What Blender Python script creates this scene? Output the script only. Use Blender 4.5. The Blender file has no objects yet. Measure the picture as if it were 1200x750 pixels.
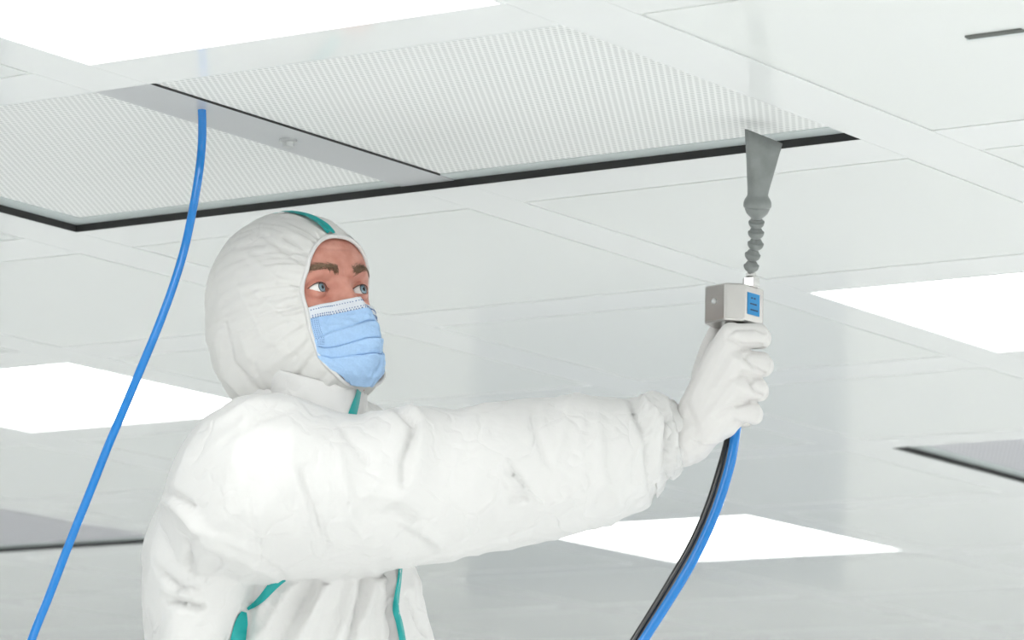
import bpy, bmesh, math, random
import numpy as np
from mathutils import Vector, Matrix, noise
from mathutils.bvhtree import BVHTree

random.seed(7)
S = bpy.context.scene
COL = S.collection
PI = math.pi

# ---------------------------------------------------------------- camera
H = 1.05                      # ceiling above the lens
CAMZ = 1.70
ZC = CAMZ + H                 # ceiling height 2.75 m
FPX = 4763.4
YAW, PITCH, ROLL = (math.radians(a) for a in (35.092, 9.954, 1.5055))
FWD = Vector((math.cos(PITCH)*math.cos(YAW), math.cos(PITCH)*math.sin(YAW), math.sin(PITCH)))
_r = Vector((math.sin(YAW), -math.cos(YAW), 0.0))
_u = _r.cross(FWD)
RT = math.cos(ROLL)*_r + math.sin(ROLL)*_u
UP = -math.sin(ROLL)*_r + math.cos(ROLL)*_u
EYE = Vector((0, 0, CAMZ))
D0 = 4.85                     # distance of the worker from the lens

cam = bpy.data.cameras.new('camera')
cam_o = bpy.data.objects.new('camera', cam)
COL.objects.link(cam_o)
cam.sensor_width = 36.0
cam.lens = FPX/1200*36.0
cam.clip_start = 0.05
M = Matrix((RT, UP, -FWD)).transposed().to_4x4()
M.translation = EYE
cam_o.matrix_world = M
cam.dof.use_dof = True
cam.dof.focus_distance = 4.75
cam.dof.aperture_fstop = 11.0
S.camera = cam_o

# ---------------------------------------------------------------- world and exposure
w = bpy.data.worlds.new('world'); S.world = w
w.use_nodes = True
w.node_tree.nodes['Background'].inputs[0].default_value = (0.8, 0.85, 0.9, 1)
w.node_tree.nodes['Background'].inputs[1].default_value = 0.3
S.view_settings.view_transform = 'Standard'
S.view_settings.look = 'None'
S.view_settings.exposure = 0.0
S.view_settings.gamma = 1.0
S.view_settings.use_curve_mapping = False
LIGHT_STRENGTH = 5.3
S.cycles.use_denoising = True
S.cycles.max_bounces = 10
S.cycles.diffuse_bounces = 7

def P(px, py, dd=0.0):
    """point of the place seen at (px, py) of the 1200x750 frame, D0+dd metres along the view axis"""
    d = D0 + dd
    return EYE + FWD*d + RT*((px-600)/FPX*d) + UP*(-(py-375)/FPX*d)

PX = D0/FPX                   # metres per pixel at the worker

# ---------------------------------------------------------------- materials
MATS = {}
def mat(name, col, rough=0.5, metal=0.0, spec=0.5, **k):
    m = bpy.data.materials.new(name); m.use_nodes = True
    b = m.node_tree.nodes['Principled BSDF']
    b.inputs['Base Color'].default_value = (*col, 1)
    b.inputs['Roughness'].default_value = rough
    b.inputs['Metallic'].default_value = metal
    b.inputs['Specular IOR Level'].default_value = spec
    for kk, v in k.items():
        b.inputs[kk.replace('_', ' ')].default_value = v
    MATS[name] = m
    return m

def nt(m):
    return m.node_tree.nodes, m.node_tree.links, m.node_tree.nodes['Principled BSDF']

def bump_noise(m, scale, strength, dist=0.002, detail=4.0, colvar=0.0, coord='Object'):
    n, l, b = nt(m)
    tc = n.new('ShaderNodeTexCoord'); t = n.new('ShaderNodeTexNoise')
    t.inputs['Scale'].default_value = scale; t.inputs['Detail'].default_value = detail
    l.new(tc.outputs[coord], t.inputs['Vector'])
    bp = n.new('ShaderNodeBump'); bp.inputs['Strength'].default_value = strength
    bp.inputs['Distance'].default_value = dist
    l.new(t.outputs['Fac'], bp.inputs['Height']); l.new(bp.outputs['Normal'], b.inputs['Normal'])
    if colvar:
        c = b.inputs['Base Color'].default_value[:]
        r = n.new('ShaderNodeValToRGB')
        r.color_ramp.elements[0].position = 0.3; r.color_ramp.elements[1].position = 0.7
        r.color_ramp.elements[0].color = tuple(x*(1-colvar) for x in c[:3]) + (1,)
        r.color_ramp.elements[1].color = tuple(min(1, x*(1+colvar)) for x in c[:3]) + (1,)
        l.new(t.outputs['Fac'], r.inputs['Fac']); l.new(r.outputs['Color'], b.inputs['Base Color'])
    return m

mat('panel', (0.775, 0.795, 0.785), 0.09, 0, 0.5)
bump_noise(MATS['panel'], 1.3, 0.03, 0.008, 2.0)
mat('frame', (0.80, 0.815, 0.815), 0.07, 0, 0.6)
mat('gasket', (0.02, 0.02, 0.02), 0.6)
mat('sealant', (0.50, 0.52, 0.51), 0.5)
mat('rim', (0.52, 0.57, 0.57), 0.3, 0.0, 0.5)
mat('bar_metal', (0.50, 0.51, 0.525), 0.35, 0.25)
mat('void', (0.13, 0.14, 0.13), 0.8)
mat('wall', (0.87, 0.875, 0.87), 0.4)
mat('wall_grey', (0.60, 0.62, 0.66), 0.4)
mat('floor', (0.90, 0.905, 0.90), 0.35)
bump_noise(MATS['floor'], 3, 0.03)
mat('glass_dark', (0.46, 0.49, 0.53), 0.1)
mat('fabric', (0.675, 0.668, 0.66), 0.62, 0, 0.25)
mat('hood_fabric', (0.665, 0.657, 0.64), 0.62, 0, 0.25)
mat('teal', (0.0, 0.33, 0.32), 0.45)
mat('glove', (0.665, 0.65, 0.64), 0.8, 0, 0.15)
bump_noise(MATS['glove'], 900, 0.25, 0.0006, 2)
mat('mask_blue', (0.36, 0.53, 0.77), 0.7, 0, 0.2)
bump_noise(MATS['mask_blue'], 420, 0.2, 0.0005, 2, 0.04)
mat('mask_white', (0.68, 0.71, 0.76), 0.7, 0, 0.2)
mat('stitch', (0.10, 0.17, 0.36), 0.8)
mat('eyewhite', (0.78, 0.76, 0.74), 0.15)
mat('pupil', (0.01, 0.01, 0.012), 0.05)
mat('brow', (0.19, 0.115, 0.07), 0.6)
mat('lash', (0.05, 0.03, 0.025), 0.6)
mat('mole', (0.13, 0.05, 0.035), 0.6)
mat('grey_plastic', (0.20, 0.215, 0.21), 0.38)
bump_noise(MATS['grey_plastic'], 60, 0.08, 0.002, 3, 0.10)
mat('steel', (0.50, 0.485, 0.47), 0.27, 1.0)
mat('nickel', (0.60, 0.59, 0.58), 0.2, 1.0)
mat('label_blue', (0.0, 0.22, 0.52), 0.4)
mat('label_ink', (0.01, 0.03, 0.08), 0.5)
mat('copper_edge', (0.62, 0.50, 0.45), 0.35, 0.7)
mat('hose_blue', (0.005, 0.18, 0.54), 0.06, 0, 0.5)
mat('hose_black', (0.012, 0.013, 0.015), 0.08, 0, 0.7)
mat('boot', (0.72, 0.73, 0.74), 0.6)
mat('ladder', (0.66, 0.67, 0.68), 0.35, 0.8)
mat('rubber', (0.03, 0.03, 0.03), 0.7)
mat('screw', (0.55, 0.56, 0.56), 0.3, 0.8)

# crumpled spun fabric: fine creases in the relief only
def crumple(m, amt):
    n, l, b = nt(m)
    tc = n.new('ShaderNodeTexCoord')
    ns = n.new('ShaderNodeTexNoise'); ns.inputs['Scale'].default_value = 9; ns.inputs['Detail'].default_value = 3
    l.new(tc.outputs['Object'], ns.inputs['Vector'])
    mx = n.new('ShaderNodeMixRGB'); mx.blend_type = 'LINEAR_LIGHT'; mx.inputs['Fac'].default_value = 0.10
    l.new(tc.outputs['Object'], mx.inputs[1]); l.new(ns.outputs['Color'], mx.inputs[2])
    v = n.new('ShaderNodeTexVoronoi'); v.feature = 'DISTANCE_TO_EDGE'; v.inputs['Scale'].default_value = 14
    l.new(mx.outputs[0], v.inputs['Vector'])
    r = n.new('ShaderNodeMapRange'); r.inputs['From Max'].default_value = 0.10
    l.new(v.outputs['Distance'], r.inputs['Value'])
    n2 = n.new('ShaderNodeTexNoise'); n2.inputs['Scale'].default_value = 45; n2.inputs['Detail'].default_value = 5
    l.new(tc.outputs['Object'], n2.inputs['Vector'])
    ad = n.new('ShaderNodeMath'); ad.operation = 'ADD'
    sc = n.new('ShaderNodeMath'); sc.operation = 'MULTIPLY'; sc.inputs[1].default_value = 0.55
    l.new(r.outputs[0], sc.inputs[0]); l.new(sc.outputs[0], ad.inputs[0]); l.new(n2.outputs['Fac'], ad.inputs[1])
    bp = n.new('ShaderNodeBump'); bp.inputs['Strength'].default_value = amt; bp.inputs['Distance'].default_value = 0.0022
    l.new(ad.outputs[0], bp.inputs['Height']); l.new(bp.outputs['Normal'], b.inputs['Normal'])
crumple(MATS['fabric'], 0.5)
crumple(MATS['hood_fabric'], 0.35)

# skin
mk = mat('skin', (0.56, 0.30, 0.225), 0.48, 0, 0.4)
n, l, b = nt(mk)
b.inputs['Subsurface Weight'].default_value = 0.12
b.inputs['Subsurface Radius'].default_value = (0.004, 0.0018, 0.001)
b.inputs['Subsurface Scale'].default_value = 1.0
tc = n.new('ShaderNodeTexCoord'); tn = n.new('ShaderNodeTexNoise'); tn.inputs['Scale'].default_value = 60; tn.inputs['Detail'].default_value = 5
l.new(tc.outputs['Object'], tn.inputs['Vector'])
rp = n.new('ShaderNodeValToRGB'); rp.color_ramp.elements[0].position = 0.32; rp.color_ramp.elements[1].position = 0.68
rp.color_ramp.elements[0].color = (0.49, 0.195, 0.145, 1); rp.color_ramp.elements[1].color = (0.61, 0.295, 0.23, 1)
l.new(tn.outputs['Fac'], rp.inputs['Fac']); l.new(rp.outputs['Color'], b.inputs['Base Color'])
t2 = n.new('ShaderNodeTexNoise'); t2.inputs['Scale'].default_value = 700; l.new(tc.outputs['Object'], t2.inputs['Vector'])
bp = n.new('ShaderNodeBump'); bp.inputs['Strength'].default_value = 0.15; bp.inputs['Distance'].default_value = 0.0005
l.new(t2.outputs['Fac'], bp.inputs['Height']); l.new(bp.outputs['Normal'], b.inputs['Normal'])

# iris: blue-grey ring pattern
mk = mat('iris', (0.19, 0.28, 0.33), 0.1)

# perforated filter face: triangular lattice of holes, pitch 8.7 mm, rows along y
mk = mat('perforated', (0.72, 0.74, 0.735), 0.55, 0, 0.3)
n, l, b = nt(mk)
tc = n.new('ShaderNodeTexCoord'); sp = n.new('ShaderNodeSeparateXYZ'); l.new(tc.outputs['Object'], sp.inputs[0])
def mth(op, a, c=None):
    x = n.new('ShaderNodeMath'); x.operation = op
    for i, v in enumerate((a, c)):
        if v is None: continue
        if isinstance(v, (int, float)): x.inputs[i].default_value = v
        else: l.new(v, x.inputs[i])
    return x.outputs[0]
pitch = 0.0087
px_ = mth('MULTIPLY', sp.outputs['X'], 1/(pitch*math.sqrt(3))); py_ = mth('MULTIPLY', sp.outputs['Y'], 1/pitch)
def cell(ox, oy):
    fx = mth('SUBTRACT', mth('FRACT', mth('ADD', px_, 50+ox)), 0.5); fy = mth('SUBTRACT', mth('FRACT', mth('ADD', py_, 50+oy)), 0.5)
    fx = mth('MULTIPLY', fx, math.sqrt(3))
    return mth('SQRT', mth('ADD', mth('MULTIPLY', fx, fx), mth('MULTIPLY', fy, fy)))
dmin = mth('MINIMUM', cell(0, 0), cell(0.5, 0.5))
mrn = n.new('ShaderNodeMapRange'); mrn.inputs['From Min'].default_value = 0.27; mrn.inputs['From Max'].default_value = 0.36
l.new(dmin, mrn.inputs['Value'])
mixc = n.new('ShaderNodeMixRGB'); mixc.inputs[1].default_value = (0.54, 0.555, 0.55, 1); mixc.inputs[2].default_value = (0.77, 0.78, 0.775, 1)
l.new(mrn.outputs[0], mixc.inputs['Fac']); l.new(mixc.outputs[0], b.inputs['Base Color'])

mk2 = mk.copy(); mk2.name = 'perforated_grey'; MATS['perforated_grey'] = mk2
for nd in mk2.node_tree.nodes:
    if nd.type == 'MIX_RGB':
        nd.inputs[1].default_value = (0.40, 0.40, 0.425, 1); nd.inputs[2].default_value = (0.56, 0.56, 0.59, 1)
# lamp diffuser
m = bpy.data.materials.new('diffuser'); m.use_nodes = True; MATS['diffuser'] = m
nn = m.node_tree.nodes; nn.clear()
em = nn.new('ShaderNodeEmission'); em.inputs[0].default_value = (0.99, 1.0, 0.99, 1); em.inputs[1].default_value = LIGHT_STRENGTH
oo = nn.new('ShaderNodeOutputMaterial'); m.node_tree.links.new(em.outputs[0], oo.inputs[0])

# ---------------------------------------------------------------- mesh helpers
def link(name, me, parent=None, m=None, smooth=False):
    if m: 
        me.materials.clear(); me.materials.append(MATS[m])
    o = bpy.data.objects.new(name, me); COL.objects.link(o)
    if parent is not None:
        o.parent = parent
        o.matrix_parent_inverse = parent.matrix_world.inverted()
    if smooth:
        me.polygons.foreach_set('use_smooth', [True]*len(me.polygons))
    return o

def pydata(name, v, f):
    me = bpy.data.meshes.new(name); me.from_pydata([tuple(x) for x in v], [], f); me.update()
    return me

def fix_normals(me):
    bm = bmesh.new(); bm.from_mesh(me)
    bmesh.ops.recalc_face_normals(bm, faces=bm.faces); bm.to_mesh(me); bm.free()
    return me

def tag(o, label=None, cat=None, group=None, kind=None):
    if label: o['label'] = label
    if cat: o['category'] = cat
    if group: o['group'] = group
    if kind: o['kind'] = kind
    return o

def empty(name, loc):
    o = bpy.data.objects.new(name, None); COL.objects.link(o); o.location = loc
    o.empty_display_size = 0.05
    bpy.context.view_layer.update()
    return o

def box_data(x0, x1, y0, y1, z0, z1, bevel=0.0):
    bm = bmesh.new()
    bmesh.ops.create_cube(bm, size=1)
    for v in bm.verts:
        v.co = Vector((x0 if v.co.x < 0 else x1, y0 if v.co.y < 0 else y1, z0 if v.co.z < 0 else z1))
    if bevel:
        bmesh.ops.bevel(bm, geom=list(bm.edges), offset=bevel, segments=2, profile=0.5, affect='EDGES')
    me = bpy.data.meshes.new('box'); bm.to_mesh(me); bm.free()
    return me

def loft(rings, cap=True, closed=True):
    """rings: list of equal-length point lists -> verts, faces"""
    n = len(rings[0]); v = [p for r in rings for p in r]; f = []
    for i in range(len(rings)-1):
        for j in range(n if closed else n-1):
            a = i*n+j; b = i*n+(j+1) % n
            f.append((a, b, b+n, a+n))
    if cap:
        f.append(tuple(range(n))[::-1]); f.append(tuple(range((len(rings)-1)*n, len(rings)*n)))
    return v, f

def merge(parts):
    v, f = [], []
    for pv, pf in parts:
        o = len(v); v += list(pv); f += [tuple(i+o for i in q) for q in pf]
    return v, f

def catmull(pts, sub):
    out = []
    P_ = [pts[0]] + list(pts) + [pts[-1]]
    for i in range(1, len(P_)-2):
        p0, p1, p2, p3 = (np.array(P_[i+k], float) for k in (-1, 0, 1, 2))
        for s in range(sub):
            t = s/sub
            out.append(0.5*((2*p1)+(-p0+p2)*t+(2*p0-5*p1+4*p2-p3)*t*t+(-p0+3*p1-3*p2+p3)*t**3))
    out.append(np.array(pts[-1], float))
    return out

def tube(path, radii, seg=12, cap=True):
    """round tube through points; parallel transported frame"""
    path = [Vector(p) for p in path]
    if not hasattr(radii, '__len__'): radii = [radii]*len(path)
    t0 = (path[1]-path[0]).normalized()
    nrm = t0.orthogonal().normalized(); rings = []
    for i, p in enumerate(path):
        t = (path[min(i+1, len(path)-1)]-path[max(i-1, 0)]).normalized()
        nrm = (nrm - t*nrm.dot(t)).normalized(); bi = t.cross(nrm)
        rings.append([p + (nrm*math.cos(2*PI*k/seg)+bi*math.sin(2*PI*k/seg))*radii[i] for k in range(seg)])
    return loft(rings, cap)

def capsule(path, radii, seg=12):
    """tube with rounded ends"""
    path = [Vector(p) for p in path]
    a = (path[0]-path[1]).normalized(); b = (path[-1]-path[-2]).normalized()
    pp, rr = [], []
    for k in (80, 55, 30):
        c = math.radians(k); pp.append(path[0]+a*radii[0]*math.sin(c)); rr.append(radii[0]*math.cos(c))
    pp += path; rr += list(radii)
    for k in (30, 55, 80):
        c = math.radians(k); pp.append(path[-1]+b*radii[-1]*math.sin(c)); rr.append(radii[-1]*math.cos(c))
    return tube(pp, rr, seg)

def lathe(base, axis, prof, seg=20):
    """profile [(height, radius)] around an axis"""
    axis = axis.normalized(); a = axis.orthogonal().normalized(); b = axis.cross(a)
    return loft([[base+axis*h+(a*math.cos(2*PI*k/seg)+b*math.sin(2*PI*k/seg))*r for k in range(seg)] for h, r in prof])

def remesh(parts, voxel, smooth_it=3, smooth_f=0.5):
    v, f = merge(parts)
    me = fix_parts(v, f)
    o = bpy.data.objects.new('tmp', me); COL.objects.link(o)
    r = o.modifiers.new('r', 'REMESH'); r.mode = 'VOXEL'; r.voxel_size = voxel; r.adaptivity = 0
    if smooth_it:
        s = o.modifiers.new('s', 'SMOOTH'); s.iterations = smooth_it; s.factor = smooth_f
    dg = bpy.context.evaluated_depsgraph_get(); dg.update()
    out = bpy.data.meshes.new_from_object(o.evaluated_get(dg))
    bpy.data.objects.remove(o); bpy.data.meshes.remove(me)
    return out

def fix_parts(v, f):
    me = pydata('parts', v, f)
    return fix_normals(me)

def arrays(me):
    n = len(me.vertices)
    co = np.empty(n*3); me.vertices.foreach_get('co', co)
    no = np.empty(n*3); me.vertices.foreach_get('normal', no)
    return co.reshape(-1, 3), no.reshape(-1, 3)

def put(me, co):
    me.vertices.foreach_set('co', co.ravel()); me.update()

def interp(x, tab):
    a = np.array(tab, float)
    return [float(np.interp(x, a[:, 0], a[:, k])) for k in range(1, a.shape[1])]

# ---------------------------------------------------------------- the setting
XO = [(2.60, 3.178), (3.276, 3.876), (3.985, 4.557), (4.663, 5.207), (5.32, 5.893), (5.99, 6.56), (6.66, 7.27),
      (7.37, 7.95), (8.05, 8.63), (8.73, 9.31), (9.41, 9.99), (10.09, 10.67)]
YO = [(1.00, 1.54), (1.62, 2.16), (2.25, 2.79), (2.867, 3.412), (3.50, 4.03), (4.11, 4.665), (4.77, 5.32), (5.43, 5.97),
      (6.07, 6.61), (6.71, 7.25), (7.35, 7.89)]
XO = [(a*H, b*H) for a, b in XO]; YO = [(a*H, b*H) for a, b in YO]
RX0, RX1, RY0, RY1 = -3.6, 13.0, -4.6, 9.8
GX0, GX1, GY0, GY1 = XO[0][0]-0.1, XO[-1][1]+0.1, YO[0][0]-0.09, YO[-1][1]+0.09

floor = link('floor', box_data(RX0-0.1, RX1+0.1, RY0-0.1, RY1+0.1, -0.1, 0.0), m='floor'); tag(floor, kind='structure')
def wall(name, *a):
    o = link(name, box_data(*a), m='wall'); tag(o, kind='structure'); return o
wall('wall_far', RX1, RX1+0.1, RY0, RY1, 0, ZC+0.2)
wall('wall_left', RX0, RX1, RY1, RY1+0.1, 0, ZC+0.2)
wall('wall_right', RX0, RX1, RY0-0.1, RY0, 0, ZC+0.2)
wall('wall_back', RX0-0.1, RX0, RY0, RY1, 0, ZC+0.2)
ceiling = link('ceiling', box_data(RX0-0.1, RX1+0.1, RY0-0.1, RY1+0.1, ZC+0.06, ZC+0.2), m='panel'); tag(ceiling, kind='structure')
# plain ceiling field around the modelled grid
for (a, b_, c, d) in ((RX0, GX0, RY0, RY1), (GX1, RX1, RY0, RY1), (GX0, GX1, RY0, GY0), (GX0, GX1, GY1, RY1)):
    link('ceiling_field', box_data(a, b_, c, d, ZC+0.004, ZC+0.06), ceiling, 'panel')
# unseen windows and door added to the far walls for their faint ceiling reflections
def added_window(nm, x0, x1, y0, y1, z0, z1):
    o = link(nm, box_data(x0, x1, y0, y1, z0, z1, 0.004), m='glass_dark'); tag(o, kind='structure')
added_window('added_window_1', RX1-0.02, RX1, 4.6, 6.3, 0.95, 2.1)
added_window('added_window_2', RX1-0.02, RX1, 7.6, 9.3, 0.95, 2.1)
added_window('added_window_3', 5.6, 7.4, RY1-0.02, RY1, 0.95, 2.1)
added_window('added_door_1', 9.6, 10.7, RY1-0.03, RY1, 0.0, 2.1)

LIGHTS = {(0, 2), (3, 2), (3, 5), (6, 5), (3, 7), (4, 9), (6, 10), (3, 0), (5, 0), (6, 2), (8, 2), (9, 4), (10, 5), (10, 7), (10, 9), (11, 3), (11, 6), (11, 8), (9, 0)}  # beyond seen_lights: extra panels added out of view to brighten the room
FILT = {(1, 2), (1, 3), (5, 2), (5, 3), (5, 7), (5, 8)}
seen_lights = {(0, 2): 'large white ceiling light panel nearest, cut off by the top edge, beside the perforated filters',
               (3, 2): 'white ceiling light panel behind the steel gun, cut off by the right edge',
               (3, 5): 'white ceiling light panel behind the hanging blue hose, left of the worker',
               (6, 5): 'white ceiling light panel low in the picture, under the outstretched white sleeve'}
seen_filters = {(1, 2): 'perforated grey ceiling filter on the nozzle side of the grey divider bar',
                (1, 3): 'perforated grey ceiling filter above the white hood, left of the grey divider bar',
                (5, 2): 'far grey ceiling filter just beyond the right edge of the picture',
                (5, 3): 'far grey ceiling filter whose corner shows below the bright light panel at the right edge',
                (5, 7): 'far grey ceiling filter low at the left edge, behind the blue hose'}

def add_light(name_xy, label, group):
    x0, x1, y0, y1 = name_xy
    e = empty('ceiling_light', ((x0+x1)/2, (y0+y1)/2, ZC))
    tag(e, label, 'ceiling light', group)
    link('diffuser', box_data(x0+0.004, x1-0.004, y0+0.004, y1-0.004, ZC+0.003, ZC+0.02), e, 'diffuser')
    fr = []
    t = 0.004
    for a in ((x0, x1, y0, y0+t), (x0, x1, y1-t, y1), (x0, x0+t, y0+t, y1-t), (x1-t, x1, y0+t, y1-t)):
        bm_me = box_data(*a, ZC-0.001, ZC+0.03)
        fr.append(([v.co.copy() for v in bm_me.vertices], [tuple(p.vertices) for p in bm_me.polygons])); bpy.data.meshes.remove(bm_me)
    link('light_frame', pydata('light_frame', *merge(fr)), e, 'frame')

BSH = 0.024     # divider bar offset in its recess
REC = 0.010      # filters sit this far above the frame
def boxes(name, lst, parent, m):
    out = []
    for a in lst:
        q = box_data(*a)
        out.append(([v.co.copy() for v in q.vertices], [tuple(p.vertices) for p in q.polygons])); bpy.data.meshes.remove(q)
    return link(name, pydata(name, *merge(out)), parent, m)
def add_filter(x0, x1, y0, y1, label, side):
    """side 0: the filter of a pair nearer to y=0, 1: the other one; the divider bar lies between"""
    e = empty('ceiling_filter', ((x0+x1)/2, (y0+y1)/2, ZC)); tag(e, label, 'air filter', 'ceiling filters')
    zf = ZC+REC
    g = 0.0015
    gl = [(x0, x0+g, y0, y1, ZC+0.001, zf+0.02), (x1-g, x1, y0-(0.081 if side else 0), y1, ZC+0.0003, zf+0.02)]
    gl.append((x0+g, x1-g, y0, y0+g, ZC+0.001, zf+0.02) if side == 0 else (x0+g, x1-g, y1-g, y1, ZC+0.0003, zf+0.02))
    boxes('gasket', gl, e, 'gasket')
    fr = 0.034
    rl = [(x1-g-fr, x1-g, y0+g, y1-g, zf, zf+0.012), (x0+g, x0+fr, y0+g, y1-g, zf, zf+0.012)]
    if side: rl.append((x0+fr, x1-g-fr, y1-g-fr, y1-g, zf, zf+0.012))
    for a in rl: link('filter_rim', box_data(*a), e, 'rim')
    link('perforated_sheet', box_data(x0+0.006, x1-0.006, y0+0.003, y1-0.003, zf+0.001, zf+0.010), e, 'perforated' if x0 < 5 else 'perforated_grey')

for i, (x0, x1) in enumerate(XO):
    for j, (y0, y1) in enumerate(YO):
        if (i, j) in LIGHTS:
            lb = seen_lights.get((i, j))
            if lb: add_light((x0, x1, y0, y1), lb, 'ceiling lights')
            else: add_light((x0, x1, y0, y1), 'white ceiling light panel added outside the picture', 'added ceiling lights out of view')
        elif (i, j) in FILT:
            if j in (2, 7): y1 = y1+BSH
            else: y0 = y0+BSH
            add_filter(x0, x1, y0, y1, seen_filters.get((i, j), 'perforated ceiling filter just beyond the left edge, behind the worker'), 0 if j in (2, 7) else 1)
        else:
            pn = link('panel', box_data(x0+0.005, x1-0.005, y0+0.005, y1-0.005, ZC+0.0002, ZC+0.03), ceiling, 'panel')
            link('joint_seal', box_data(x0, x1, y0, y1, ZC+0.001, ZC+0.02), pn, 'sealant')
# frame profiles: long ones along x, short ones between them
yg = [(GY0, YO[0][0])] + [(YO[j][1], YO[j+1][0]) for j in range(len(YO)-1)] + [(YO[-1][1], GY1)]
xg = [(GX0, XO[0][0])] + [(XO[i][1], XO[i+1][0]) for i in range(len(XO)-1)] + [(XO[-1][1], GX1)]
DIV = 3     # the gap between the two filters of a pair (index in yg)
for gi, (a, b_) in enumerate(yg):
    if gi == DIV:
        xs = [(GX0, XO[1][0]), (XO[1][1], XO[5][0]), (XO[5][1], GX1)]
        for (c, d) in xs: link('frame_profile', box_data(c, d, a, b_, ZC, ZC+0.03), ceiling, 'frame')
        for ci in (1, 5):
            bar = link('divider_bar', box_data(XO[ci][0], XO[ci][1]-0.004, a+BSH-0.002, b_+BSH, ZC+REC-0.0015, ZC+REC+0.02), ceiling, 'bar_metal')
            link('bar_seal', box_data(XO[ci][0], XO[ci][1]-0.036, a+BSH-0.0035, a+BSH-0.002, ZC+REC-0.0015, ZC+REC+0.02), ceiling, 'gasket')
            bar['label'] = 'flat grey metal bar dividing two perforated filters'
            if ci == 1:
                sx, sy = 3.563*(H+REC), 2.822*(H+REC)
                sv, sf = lathe(Vector((sx, sy, ZC+REC-0.0015)), Vector((0, 0, -1)), [(0, 0.011), (0.003, 0.011), (0.004, 0.0075), (0.0085, 0.007), (0.0095, 0.006)], 16)
                link('screw', fix_parts(sv, sf), bar, 'screw')
    else:
        link('frame_profile', box_data(GX0, GX1, a, b_, ZC, ZC+0.03), ceiling, 'frame')
for (a, b_) in xg:
    for j, (c, d) in enumerate(YO):
        link('frame_profile', box_data(a, b_, c+0.0006, d-0.0006, ZC, ZC+0.03), ceiling, 'frame')
# thin dark air slot in the panel at the upper right
sl = empty('air_slot', (3.514*H, 1.888*H, ZC)); tag(sl, 'thin dark slot in the ceiling panel at the upper right', 'air slot')
link('slot_opening', box_data(3.510*H, 3.519*H, 1.856*H, 1.919*H, ZC-0.0022, ZC+0.004), sl, 'void')
link('slot_lip', box_data(3.519*H, 3.524*H, 1.853*H, 1.922*H, ZC-0.0022, ZC+0.004), sl, 'rim')

# lamps added out of view to brighten the floor and ceiling
for ix in range(-4, 12):
    for iy in range(-6, 12):
        x = ix*2.04 + 0.9; y = iy*1.36 + 0.2
        if GX0-0.65 < x < GX1+0.65 and GY0-0.35 < y < GY1+0.35: continue
        if not (RX0+0.75 < x < RX1-0.65 and RY0+0.4 < y < RY1-0.4): continue
        if math.hypot(x-3.9, y-2.8) < 2.6: continue
        e = empty('ceiling_light', (x, y, ZC)); tag(e, 'white ceiling light panel added outside the picture', 'ceiling light', 'added ceiling lights out of view')
        link('diffuser', box_data(x-0.6, x+0.6, y-0.3, y+0.3, ZC-0.004, ZC+0.003), e, 'diffuser')
        link('light_frame', box_data(x-0.615, x+0.615, y-0.315, y+0.315, ZC-0.002, ZC+0.003), e, 'frame')

# ---------------------------------------------------------------- the worker
person = empty('person', (P(350, 900, 0.05).x, P(350, 900, 0.05).y, 0.86))
tag(person, 'worker in a white hooded coverall and blue face mask, holding up the nozzle gun', 'person')

def slice_x(px, top, bot, dc, rd, n=28, e=2.3, lean=0.0):
    """ring in the plane px = const (for parts that run sideways)"""
    out = []
    for k in range(n):
        a = 2*PI*k/n; c, s = math.cos(a), math.sin(a)
        cc = math.copysign(abs(c)**(2/e), c); ss = math.copysign(abs(s)**(2/e), s)
        out.append(P(px + lean*cc, (top+bot)/2 - (bot-top)/2*cc, dc + rd*ss))
    return out
def slice_y(py, x0, x1, dc, rd, n=32, e=2.4):
    out = []
    for k in range(n):
        a = 2*PI*k/n; c, s = math.cos(a), math.sin(a)
        cc = math.copysign(abs(c)**(2/e), c); ss = math.copysign(abs(s)**(2/e), s)
        out.append(P((x0+x1)/2 + (x1-x0)/2*cc, py, dc + rd*ss))
    return out

ARM = [  # px, top, bottom, depth, half thickness
    (196, 590, 650, -0.10, 0.03), (206, 552, 668, -0.10, 0.07), (222, 518, 675, -0.10, 0.10), (246, 490, 680, -0.10, 0.125), (276, 470, 682, -0.105, 0.14),
    (300, 465, 680, -0.11, 0.14), (322, 466, 677, -0.11, 0.138), (345, 470, 675, -0.11, 0.132), (372, 479, 674, -0.11, 0.125),
    (400, 486, 673, -0.11, 0.118), (425, 489, 670, -0.11, 0.112), (445, 484, 667, -0.11, 0.107), (466, 478, 664, -0.11, 0.104),
    (500, 480, 658, -0.105, 0.10), (545, 478, 650, -0.10, 0.096), (586, 475, 641, -0.095, 0.092), (629, 469, 632, -0.09, 0.087),
    (660, 466, 625, -0.085, 0.083), (689, 465, 618, -0.08, 0.080), (720, 466, 609, -0.075, 0.076), (742, 467, 603, -0.07, 0.072), (758, 470, 594, -0.068, 0.066), (764, 476, 586, -0.067, 0.06)]
CUFF = [(744, 472, 585, -0.07, 0.056), (754, 464, 586, -0.068, 0.06), (762, 460, 582, -0.066, 0.06), (772, 463, 575, -0.062, 0.055), (781, 474, 562, -0.06, 0.048),
        (786, 471, 560, -0.058, 0.048), (793, 476, 552, -0.055, 0.042), (800, 482, 548, -0.052, 0.038)]
TORSO = [(505, 262, 425, 0.02, 0.10), (530, 238, 445, 0.03, 0.14), (560, 222, 455, 0.04, 0.155), (600, 200, 466, 0.045, 0.16), (640, 182, 476, 0.045, 0.16), (670, 173, 483, 0.04, 0.155),
         (700, 171, 493, 0.04, 0.155), (750, 176, 506, 0.04, 0.155), (800, 182, 515, 0.04, 0.155), (900, 196, 518, 0.04, 0.155), (1020, 198, 520, 0.04, 0.16), (1110, 196, 515, 0.04, 0.16), (1180, 210, 500, 0.04, 0.15)]
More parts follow.
